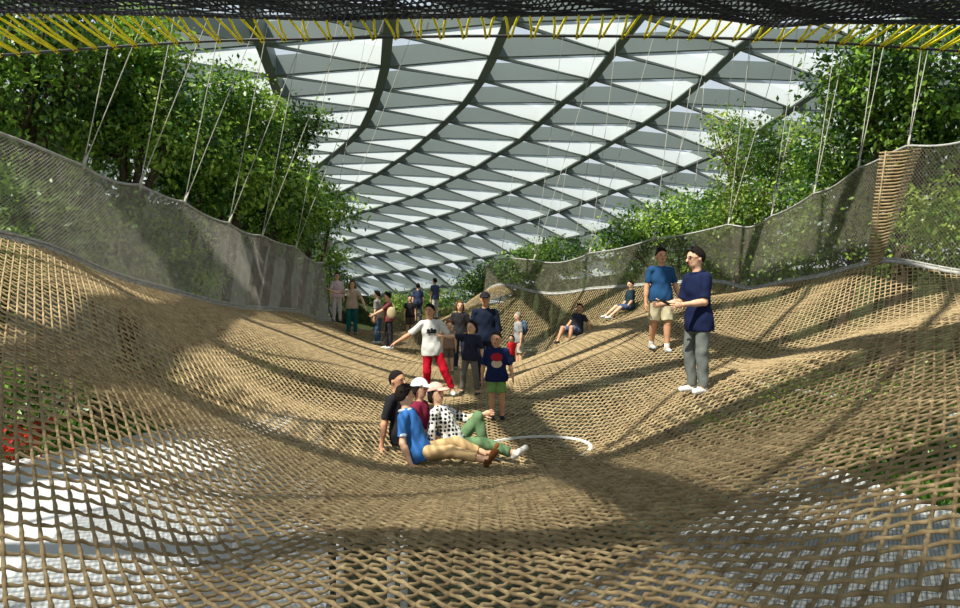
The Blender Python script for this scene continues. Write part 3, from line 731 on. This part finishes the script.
    for n_ in 'LR':
        sd=1 if n_=='L' else -1
        sh,el,wr,hp,kn,an=J[n_]
        B.cone(sh,el,.030*H,.0225*H); B.cone(el,wr,.0235*H,.0155*H); B.cone(el+(wr-el)*.25,el+(wr-el)*.45,.0245*H,.022*H)
        B.cone(hp,kn,.049*H,.032*H); B.cone(kn,an,.034*H,.022*H); B.cone(kn+(an-kn)*.2-fd[n_]*.008*H,kn+(an-kn)*.45-fd[n_]*.006*H,.034*H,.030*H)
        B.cone(an,an+fd[n_]*.06*H-UP*.022*H,.022*H,.016*H)
        dr=nrm(wr-el); nn=-sd*lt; nn=nrm(nn-dr*np.dot(nn,dr)) if abs(np.dot(nn,dr))<.95 else nrm(np.cross(dr,UP)); wx=np.cross(dr,nn)
        if np.dot(wx,f)<0: wx=-wx                     # thumb side points forward
        Rp=np.stack([wx,nn,dr]); B.ell(wr+dr*.030*H,(.0235*H,.0115*H,.034*H),Rp,k=.01)
        for q,(ox,ln) in enumerate(((.016,.040),(.0055,.045),(-.005,.042),(-.015,.033))):
            p0=wr+dr*.046*H+wx*ox*H; pts=[p0]; cu=.25; dd=dr+wx*ox*6
            for s_ in range(3):
                dq=nrm(dd)*math.cos(cu*(s_+.6))+nn*math.sin(cu*(s_+.6)); pts.append(pts[-1]+dq*ln*H*(.46,.32,.24)[s_])
            fingers.tube(pts,np.array([.0056,.0054,.0048,.0036])*H,6)
        p0=wr+dr*.016*H+wx*.016*H; fingers.tube([p0,p0+(wx*.7+dr*.6+nn*.2)*.02*H,p0+(wx*.75+dr*1.1+nn*.45)*.036*H],np.array([.0075,.0062,.0045])*H,6)
    V,Fq=surface(B,res)
    FV=np.concatenate(fingers.V); FF=[tuple(int(i) for i in q) for q in Fq]+[tuple(i+len(V) for i in q) for q in fingers.F]
    put('body',np.concatenate([V,FV]),FF,sk)
    # ---------------- face
    fine=min(res,.008)
    for sd in (1,-1):
        e=MB(); 
        def ball(c,r,n=6):
            Vb=[];Fb=[]
            for a in range(n+1):
                t=math.pi*a/n
                for b in range(8):
                    g=2*math.pi*b/8; q=np.array([r[0]*math.sin(t)*math.cos(g),r[1]*math.sin(t)*math.sin(g),r[2]*math.cos(t)]); Vb.append(c+q@Rh)
            for a in range(n):
                for b in range(8): Fb.append((a*8+b,a*8+(b+1)%8,(a+1)*8+(b+1)%8,(a+1)*8+b))
            return Vb,Fb
        e.add(*ball(hc+hf*.0505*h+hl*sd*.0175*h+hu*.004*h,(.0075*h,.005*h,.0042*h))); put('eye',np.concatenate(e.V),e.F,EYE)
        e=MB(); e.add(*ball(hc+hf*.0525*h+hl*sd*.019*h+hu*.0165*h,(.012*h,.004*h,.0026*h))); put('eyebrow',np.concatenate(e.V),e.F,hairmat or HAIRB)
    e=MB(); e.add(*ball(hc+hf*.0535*h-hu*.031*h,(.013*h,.005*h,.0045*h))); put('mouth',np.concatenate(e.V),e.F,LIP)
    # ---------------- hair
    hm=hairmat or HAIRB
    if hair:
        Hs=SDF(.012); Hs.ell(hc+hu*.012*h+hb*.004*h,(.0515*h,.0625*h,.0655*h),Rh)
        cuts=[]
        if hair in('short','crop','curly'):
            R_=random.Random(int(u*7+v))
            for q in range(34 if hair=='short' else 0):
                a=R_.uniform(0,6.28); b_=R_.uniform(.1,1.25); dv=hl*math.sin(b_)*math.cos(a)*.048*h+hb*math.sin(b_)*math.sin(a)*.058*h+hu*(math.cos(b_)*.064*h+.012*h); Hs.cone(hc+dv*.93,hc+dv*1.06+nrm(hf*R_.uniform(0,1)+hl*R_.uniform(-1,1))*.016*h,.012*h,.004*h,k=.004)
            if hair=='curly':
                R_=random.Random(int(u))
                for q in range(14): a=R_.uniform(0,6.28); Hs.ell(hc+hl*math.cos(a)*.042*h+hb*math.sin(a)*.045*h+hu*R_.uniform(.01,.055)*h,(.018*h,)*3)
            cuts=[(hc+hf*.026*h+hu*.030*h,nrm(hf*.72-hu*.69)),(hc-hu*.02*h,nrm(-hu*1.0+hf*.25))]
            if hair=='crop': Hs.p[0]=('e',hc+hu*.011*h+hb*.002*h,v3(.048*h,.060*h,.062*h),Rh,None,None)
        if hair=='long':
            Hs.ell(hc-hu*.05*h+hb*.028*h,(.050*h,.036*h,.09*h),Rh)
            for sd in (1,-1): Hs.cone(hc+hl*sd*.044*h+hu*.0*h,hc+hl*sd*.055*h-hu*.13*h+hf*.01*h,.016*h,.014*h)
            cuts=[(hc+hf*.034*h+hu*.018*h,nrm(hf*.92-hu*.4))]
        if hair=='tied':
            Hs.cone(hc+hb*.06*h+hu*.0*h,hc+hb*.075*h-hu*.07*h,.022*h,.012*h)
            cuts=[(hc+hf*.026*h+hu*.020*h,nrm(hf*.8-hu*.6)),(hc-hu*.1*h,-hu)]
        if hair=='bob':
            Hs.ell(hc-hu*.022*h+hb*.012*h,(.055*h,.054*h,.06*h),Rh); cuts=[(hc+hf*.02*h+hu*.018*h,nrm(hf*.85-hu*.5)),(hc-hu*.062*h,-hu)]
        Vv,Ff=surface(Hs,max(.006,res*.6),cuts); put('hair',Vv,Ff,hm)
    if cap:
        Cs=SDF(.006); cc=hc+hu*.018*h; Cs.ell(cc,(.0565*h,.068*h,.068*h),Rh)
        Vv,Ff=surface(Cs,max(.006,res*.6),[(hc+hu*.026*h,nrm(-hu+hf*.12))]); co_=put('cap',Vv,Ff,cmat(cap))
        Br=SDF(.006); bc=hc+hf*.066*h+hu*.024*h; Br.ell(bc,(.048*h,.055*h,.016*h),rotm(nrm(hf-hu*.18),hu))
        Vv,Ff=surface(Br,.006,[(bc+hu*.0*h,nrm(-hu-hf*.15)),(hc+hf*.04*h,-hf)]); put('cap_brim',Vv,Ff,cmat(cap),par=co_)
    # ---------------- clothes
    if top is not None or topmat:
        tm=topmat or cmat(top); inf=.014*H/1.7+.006
        C=SDF(.02); torso_prims(C,inf); shC=C; C.ell(P+T*(.035-hem*.75)*H,(.109*H*w+inf*.6,.080*H+inf*.6,.17*H),np.stack([lt,np.cross(T,lt),T]),cut=(P-T*hem*H,-T))
        Vc=[];Fc_=[]
        cuts=[(P-T*hem*H,-T),(Sh+T*.028*H,T)]
        for n_ in 'LR':
            sh,el,wr=J[n_][:3]; 
            if sleeve<=0: continue
            fr=min(1,sleeve); C.cone(sh,sh+(el-sh)*fr,.032*H+inf*.3,(.034-.004*fr)*H+inf*.3,flat=(sleeve<=1))
            if sleeve>1: C.cone(el,el+(wr-el)*(sleeve-1),.030*H,.022*H,flat=True)
        V1,F1=surface(C,res,cuts,.0034); shirt=put('shirt',V1,F1,tm); pass
        if collar:
            Cc=SDF(.006); nc=Sh+T*.018*H
            for q in range(14):
                a=q/14*2*math.pi; b_=(q+1)/14*2*math.pi
                g=lambda t: nc+lt*math.cos(t)*.042*H+np.cross(T,lt)*math.sin(t)*.040*H-T*.012*H*(1 if np.dot(np.cross(T,lt)*math.sin(t),f)>0 else 0)
                Cc.cone(g(a),g(b_),.011*H,.011*H)
            V1,F1=surface(Cc,max(.006,res*.6)); put('collar',V1,F1,cmat(collar),par=shirt)
            for n_ in 'LR':
                sh,el=J[n_][:2]; 
                if 0<sleeve<=1:
                    e_=sh+(el-sh)*sleeve; Cf=SDF(.005); Cf.cone(e_-(el-sh)*.06,e_,.0345*H,.0342*H,flat=True)
                    V1,F1=surface(Cf,max(.007,res*.6)); put('sleeve_cuff',V1,F1,cmat(collar),par=shirt)
    if bottom is not None:
        bm_=cmat(bottom); inf=.010*H/1.7+.003
        C=SDF(.018); Rt=np.stack([lt,np.cross(T,lt),T])
        C.ell(P+T*.015*H,(.084*H*w+inf,.064*H+inf,.085*H+inf),Rt,cut=(P+T*.07*H,T))
        for n_ in 'LR':
            hp,kn,an=J[n_][3:]
            if leg<=.5:
                fr=leg*2; C.cone(hp,hp+(kn-hp)*fr,.050*H+inf,(.052-.010*fr)*H*flare+inf,flat=True)
            else:
                fr=(leg-.5)*2; C.cone(hp,kn,.050*H+inf*.7,.038*H+inf*.5); C.cone(kn,kn+(an-kn)*fr,.040*H+inf*.5,(.030*flare)*H+inf*.4,flat=True)
        V1,F1=surface(C,res,(),.003); put('shorts' if leg<=.5 else 'trousers',V1,F1,bm_)
    if shoes:
        for n_ in 'LR':
            an=J[n_][5]; g=fd[n_]; dn=-UP if abs(g[2])<.5 else f*0+nrm(v3(J[n_][5]-J[n_][4]))
            C=SDF(.012); so_=an+dn*.022*H
            dn2=nrm(dn-g*np.dot(dn,g))
            C.cone(so_-g*.028*H,so_+g*.085*H+dn2*.002*H,.024*H,.021*H); C.cone(an,so_,.026*H,.024*H); C.cone(so_+g*.03*H-dn2*.004*H,so_+g*.06*H,.022*H,.021*H)
            V1,F1=surface(C,max(.007,res*.7),[(an+dn2*.0395*H,dn2)]); put('shoe',V1,F1,cmat(shoes))
            if sock:
                C=SDF(.006); kn=J[n_][4]; C.cone(an+(kn-an)*.02,an+(kn-an)*.18,.027*H,.027*H,flat=True); V1,F1=surface(C,.008); put('sock',V1,F1,cmat(sock))
    return dict(C=shC if (top is not None or topmat) else None,shirt=shirt if (top is not None or topmat) else None,root=root,pos=pos,J=J,Sh=Sh,P=P,T=T,f=f,left=left,lt=lt,hc=hc,Rh=Rh,H=H,put=put,h=h)
def chest_patch(p,name,m,shapes):
    """flat print on the shirt front: shapes of (x,z,rx,rz) in torso fractions, wrapped on the chest"""
    H=p['H']; f=nrm(p['f']-p['T']*np.dot(p['f'],p['T']))
    mb=MB()
    for (cx_,cz_,rx_,rz_) in shapes:
        V=[];n=16
        for rr in (0,.5,1.0):
            for q in range(n):
                a=q/n*2*math.pi; x=(cx_+rx_*rr*math.cos(a))*H; z=(cz_+rz_*rr*math.sin(a))*H
                o_=p['P']+p['lt']*x+p['T']*z; ts_=np.linspace(.32*H,0,160); pp=o_[None]+f[None]*ts_[:,None]; ins=p['C'].ev(pp)<.002
                V.append(o_+f*(ts_[np.argmax(ins)]+.008))
        Fq=[(r*n+q,r*n+(q+1)%n,(r+1)*n+(q+1)%n,(r+1)*n+q) for r in range(2) for q in range(n)]
        mb.add(V,Fq)
    p['put'](name,np.concatenate(mb.V),mb.F,m,True,par=p['shirt'])
def blob(p,name,m,prims,res=.01,cuts=()):
    C=SDF(.012)
    for q in prims:
        if q[0]=='e': C.ell(*q[1:])
        else: C.cone(*q[1:])
    V,Fq=surface(C,res,cuts); return p['put'](name,V,Fq,m)
def standalone(name,label,cat,p,m,prims,res=.008,cuts=()):
    C=SDF(.008)
    for q in prims:
        if q[0]=='e': C.ell(*q[1:])
        else: C.cone(*q[1:])
    V,Fq=surface(C,res,cuts); o=mesh_obj(name,V+p['pos'],Fq,m,None,True); tag(o,label,cat); return o

NAVY=(34,46,92)
# --- right man with the phone
p=person('standing man in navy shirt and grey jeans looking at his phone on the right slope',698,394,8.6,1.77,(-.92,-.40,0),(-.04,0,1),look=(-.95,-.25,-.10),
  arms={'L':((-.15,-.10,-1),(-.95,-.12,-.10)),'R':((-.25,.10,-1),(-.9,-.25,-.08))},legs={'L':((-.06,-.05,-1),(.05,0,-1)),'R':((-.14,.05,-1),(.10,0,-1))},
  top=(25,34,66),bottom=(112,116,110),sleeve=.85,hair='short',shoes=(232,230,224),collar=(24,32,60),hem=.10,res=.011,footdir={'L':(-.85,-.5,0),'R':(-.95,-.2,0)})
J=p['J']; hd=(J['L'][2]+J['R'][2])/2+nrm(J['L'][2]-J['L'][1])*.07
mb=MB(); c=hd+p['pos']; mb.cuboid((0,0,0),(.075,.012,.15)); V=np.concatenate(mb.V); Rr=np.stack([p['left'],nrm(v3(.5,0,1)),nrm(v3(-1,0,.5))]); 
V=V@Rr+c+np.array([-.01,0,.025]); o=mesh_obj('phone',V,mb.F,BLK); tag(o,'black phone held by the man in navy shirt and grey jeans','phone')
hl,hb,hu=p['Rh']; hf=-hb; h=p['h']; mb=MB()
for sd in (1,-1):
    c=p['hc']+hf*.060*h+hl*sd*.018*h+hu*.004*h
    mb.tube([c+hl*.014*h*math.cos(a)+hu*.009*h*math.sin(a) for a in np.linspace(0,6.283,13)],.0016*h,4); mb.tube([c+hl*sd*.014*h,p['hc']+hl*sd*.050*h+hu*.006*h],.0014*h,4)
o=mesh_obj('glasses',np.concatenate(mb.V)+p['pos'],mb.F,BLK); parent_keep(o,p['root'])
# --- man in blue t-shirt
person('smiling man in blue t-shirt and khaki shorts walking down the right slope',659,352,11.7,1.70,(.08,-1,0),(0,0,1),arms={'R':((-.22,0,-1),(-.1,-.15,-1)),'L':((.28,0,-1),(.35,-.35,-1))},
  legs={'L':((.06,-.1,-1),(-.02,.02,-1)),'R':((-.06,.16,-1),(0,.45,-1))},top=(36,74,112),bottom=(196,184,150),sleeve=.72,leg=.45,flare=1.15,hair='short',shoes=(190,192,190),sock=(228,228,224),w=1.05,res=.011,skin=SKIN2,hem=.03)
# --- seated group
person('seated man in blue t-shirt and khaki trousers leaning back, nearest of the seated group',420,456,8.15,1.66,(.97,-.2,0),(-.34,.04,.94),look=(.85,.5,.05),
  arms={'R':((.02,-.22,-1),(.42,-.12,-1)),'L':((-.1,.3,-1),(-.15,.2,-1))},legs={'R':((1,-.25,.10),(1,-.15,-.22)),'L':((1,.05,.22),(1,-.12,-.34))},
  top=(58,112,178),bottom=(206,172,122),sleeve=.75,leg=.86,hair='short',shoes=(122,76,40),collar=(206,216,224),seated=True,footdir={'R':(.55,-.2,.75),'L':(.5,-.2,.8)},res=.011,skin=SKIN,hem=.06,w=1.05)
person('seated man in black shirt behind the man in blue',403,447,8.75,1.72,(.9,-.35,0),(-.16,.08,1),look=(.85,-.45,-.05),arms={'R':((-.25,-.2,-1),(-.1,-.15,-1)),'L':((.4,.1,-1),(.9,.1,-.1))},
  legs={'R':((.85,.2,.5),(.35,.1,-.9)),'L':((.8,.45,.4),(.4,.2,-.9))},top=(36,36,40),bottom=(60,62,70),sleeve=.8,hair='crop',shoes=(60,60,64),seated=True,footdir=(1,0,0),skin=SKIN2,w=1.1,res=.012)
person('seated woman in white cap and maroon top beside the man in blue',422,450,8.62,1.60,(.9,-.25,0),(-.08,.02,1),look=(.93,-.35,-.06),arms={'R':((.25,-.1,-1),(.85,-.1,-.3)),'L':((.3,.1,-1),(.9,0,-.2))},
  legs={'R':((.85,.0,.45),(.55,.0,-.85)),'L':((.85,.25,.4),(.5,.1,-.9))},top=(126,36,62),bottom=(74,110,170),sleeve=.75,hair='bob',cap=(230,232,236),shoes=(225,225,225),seated=True,footdir=(1,-.1,0),res=.012)
person('reclining woman in pink cap, spotted white blouse and green trousers with one knee up',456,449,8.5,1.62,(.92,-.35,0),(-.46,.12,.88),look=(.8,-.55,.05),arms={'L':((.75,-.1,-.35),(.9,-.15,.25)),'R':((-.15,-.2,-1),(.15,-.2,-1))},
  legs={'L':((.62,-.05,.80),(.22,-.1,-1)),'R':((.85,-.45,.16),(.9,-.25,-.25))},topmat=dot_mat(),top=(228,224,216),bottom=(104,132,92),sleeve=1.5,hair='bob',hairmat=HAIRB,cap=(226,176,160),shoes=(232,226,214),seated=True,
  footdir={'L':(.95,-.3,-.05),'R':(.7,-.25,.6)},res=.011,leg=.94,flare=1.15)
# --- walkers in the middle
p=person('woman in white printed t-shirt and red trousers stretching out her arms',440,400,12.2,1.63,(.12,-1,0),(-.06,0,1),look=(-.25,-.95,-.05),arms={'R':((-.72,-.1,-.62),(-.86,-.1,-.5)),'L':((.55,-.15,-.75),(.95,-.25,.02))},
  legs={'R':((-.02,-.1,-1),(-.04,.55,-.9)),'L':((.36,-.15,-.95),(.40,.05,-.95))},top=(206,204,196),bottom=(186,18,42),sleeve=.9,hair='tied',shoes=(236,236,236),leg=.92,res=.012,hem=.07,skin=SKIN2)
chest_patch(p,'shirt_print',cmat((30,30,32)),[(-.030,.20,.018,.018),(.005,.205,.016,.022),(.036,.197,.018,.016),(.002,.178,.058,.012),(-.01,.155,.03,.005)])
p=person('boy in navy t-shirt with round red print and green shorts',497,419,10.3,1.25,(.0,-1,0),(0,0,1),look=(-.3,-.95,-.12),arms={'R':((-.25,0,-1),(-.1,-.1,-1)),'L':((.28,0,-1),(.18,-.25,-1))},
  legs={'R':((-.05,-.05,-1),(.02,.05,-1)),'L':((.07,0,-1),(0,.05,-1))},top=(26,36,74),bottom=(122,158,88),sleeve=.95,leg=.44,flare=1.2,hair='crop',hs=1.28,shoes=(40,42,48),res=.010,hem=.085,w=1.18,skin=SKIN2)
chest_patch(p,'red_print_patch',cmat((170,36,48)),[(0,.205,.070,.050)])
chest_patch(p,'cream_print_patch',cmat((212,190,160)),[(0,.128,.064,.048)])
person('boy in black shirt and grey trousers reaching out to the woman in red trousers',470,396,11.75,1.22,(-.35,-.9,0),(.10,0,1),look=(-.6,-.75,-.1),arms={'R':((-.85,-.15,.0),(-.98,-.1,.08)),'L':((.3,0,-1),(.15,-.2,-1))},
  legs={'R':((-.22,-.15,-1),(-.05,.25,-1)),'L':((.16,-.1,-1),(.10,.15,-1))},top=(40,44,58),bottom=(112,108,98),sleeve=.85,hair='bob',hs=1.25,shoes=(78,76,74),res=.011,hem=.05,leg=.93,flare=1.1)
person('tall man in dark cap and navy long sleeved shirt standing behind the children',485,388,13.3,1.76,(.0,-1,0),(0,0,1),arms={'R':((-.20,0,-1),(.05,-.15,-1)),'L':((.22,0,-1),(-.02,-.15,-1))},
  top=(24,32,50),bottom=(36,42,60),sleeve=1.95,hair='crop',cap=(38,36,42),shoes=(50,48,48),collar=(28,38,58),res=.013,w=1.12,skin=SKIN2)
person('woman with long auburn hair in a black t-shirt left of the tall man',460,369,16.4,1.60,(.05,-1,0),(0,0,1),arms={'R':((-.25,0,-1),(.0,-.1,-1)),'L':((.2,0,-1),(.1,-.1,-1))},top=(44,42,44),bottom=(44,50,72),sleeve=.8,hair='long',hairmat=HAIRR,shoes=(120,116,116),res=.015)
person('small child with bare arms peeking out behind the woman in red trousers',449,366,15.6,1.12,(.1,-1,0),hair='short',hairmat=HAIRR,hs=1.3,top=(150,120,104),bottom=(110,96,84),sleeve=.5,leg=.45,res=.015,shoes=(120,110,100))
person('toddler in red top and dark shorts beside the backpack man',512,368,19.2,.98,(-.5,-.8,0),hair='bob',hs=1.35,top=(196,34,36),bottom=(52,56,72),sleeve=.6,leg=.48,res=.015,shoes=(90,86,84))
p=person('bald man with blue backpack and pale shorts facing left',519,371,20,1.66,(-.9,-.35,0),(-.05,0,1),top=(150,150,148),bottom=(200,194,178),sleeve=.75,leg=.46,hair='crop',hairmat=HAIRG,shoes=(190,180,168),res=.017,skin=SKIN,flare=1.15)
c=p['P']+p['T']*.21*p['H']-p['f']*.155
Rb=np.stack([p['left'],-p['f'],UP]); o=standalone('backpack','blue grey backpack worn by the bald man','backpack',p,cmat((84,104,128)),[('e',c,(.15,.10,.22),Rb),('e',c-p['f']*.07-UP*.06,(.11,.06,.11),Rb),('c',c+p['left']*.09+UP*.16,c+p['left']*.10+p['f']*.16+UP*.15,.02,.02),('c',c-p['left']*.09+UP*.16,c-p['left']*.10+p['f']*.16+UP*.15,.02,.02)],.014)
# --- far left
person('woman in teal trousers with long hair holding out both arms by the fence end',352,336,21,1.62,(.25,-.95,0),(0,0,1),look=(.3,-.9,-.1),arms={'R':((-.95,.0,-.12),(-.9,.1,.35)),'L':((.55,0,-.85),(.35,-.2,-.9))},top=(186,160,136),bottom=(24,92,92),sleeve=.6,hair='long',hairmat=HAIRR,shoes=(120,88,76),res=.016)
p=person('person in maroon top and black trousers with cream tote, reaching left',389,351,20,1.60,(-.85,-.25,0),(-.06,0,1),arms={'R':((-.6,.1,-.7),(-.5,0,-.8)),'L':((-.7,-.1,-.62),(-.9,-.1,-.45))},legs={'L':((.08,0,-1),(.04,0,-1)),'R':((-.12,.1,-1),(-.02,.1,-1))},top=(122,62,66),bottom=(48,46,50),sleeve=.8,hair='short',shoes=(224,222,218),res=.016)
c=p['P']+p['T']*.12*p['H']+v3(.10,-.17,0)
standalone('tote_bag','cream tote bag hanging on the person in maroon','bag',p,cmat((196,178,140)),[('e',c,(.13,.05,.17),None),('c',c+v3(-.10,0,.13),c+v3(-.02,.05,.36),.015,.015),('c',c+v3(.10,0,.13),c+v3(-.01,.05,.36),.015,.015)],.014)
person('person in grey top and blue jeans just left of the one with the tote bag',378,348,20.8,1.55,(-.9,.2,0),(-.03,0,1),arms={'R':((-.3,.1,-1),(-.4,0,-.9))},top=(158,150,140),bottom=(72,98,128),sleeve=.8,hair='short',shoes=(220,220,216),res=.017)
person('distant person in black top with bare arms at the far end',410,331,27.5,1.62,(.2,-1,0),top=(46,42,44),bottom=(96,80,70),sleeve=.6,leg=.46,hair='short',shoes=(110,90,80),res=.02)
person('distant person in navy top behind the one in black',418,330,28.6,1.66,(-.3,1,0),top=(52,62,88),bottom=(70,70,80),sleeve=.7,hair='short',shoes=(90,90,90),res=.02)
person('distant person in slate blue and white at the far end, rightmost of the three',435,331,29.2,1.68,(-.6,.6,0),top=(70,82,112),bottom=(200,198,192),sleeve=.7,hair='short',shoes=(90,90,90),res=.02)
person('person in pale pink clothes half hidden by the end of the left side net',337,326,22.6,1.55,(.4,-.9,0),top=(212,186,186),bottom=(206,190,186),sleeve=.8,hair='short',shoes=(160,150,150),res=.018)
# --- seated on the far slope
person('person in dark t-shirt and denim shorts sitting on the far slope, lower of two',577,333,18,1.50,(-.65,-.75,0),(.16,.1,1),look=(-.3,-.95,0),arms={'L':((.45,-.1,-.9),(.25,0,-1)),'R':((-.5,-.3,-.7),(-.5,-.4,-.6))},legs={'L':((-.62,-.65,.32),(-.15,-.2,-1)),'R':((-.85,-.3,.25),(-.35,-.2,-.9))},top=(48,48,58),bottom=(84,96,124),sleeve=.6,leg=.42,hair='short',shoes=(60,58,60),seated=True,res=.014,skin=SKIN2)
person('person in dark shirt sitting with legs stretched out on the far slope, upper of two',630,309,18.6,1.45,(-.9,-.3,0),(.05,.05,1),look=(-.8,-.5,-.1),arms={'L':((-.2,-.1,-1),(-.6,-.1,-.7)),'R':((-.2,.1,-1),(-.6,0,-.7))},legs={'L':((-.9,-.35,-.08),(-.75,-.1,-.65)),'R':((-.92,-.1,0),(-.75,0,-.65))},top=(40,56,64),bottom=(70,84,112),sleeve=.9,leg=.45,hair='short',shoes=(214,212,208),seated=True,res=.014,skin=SKIN)
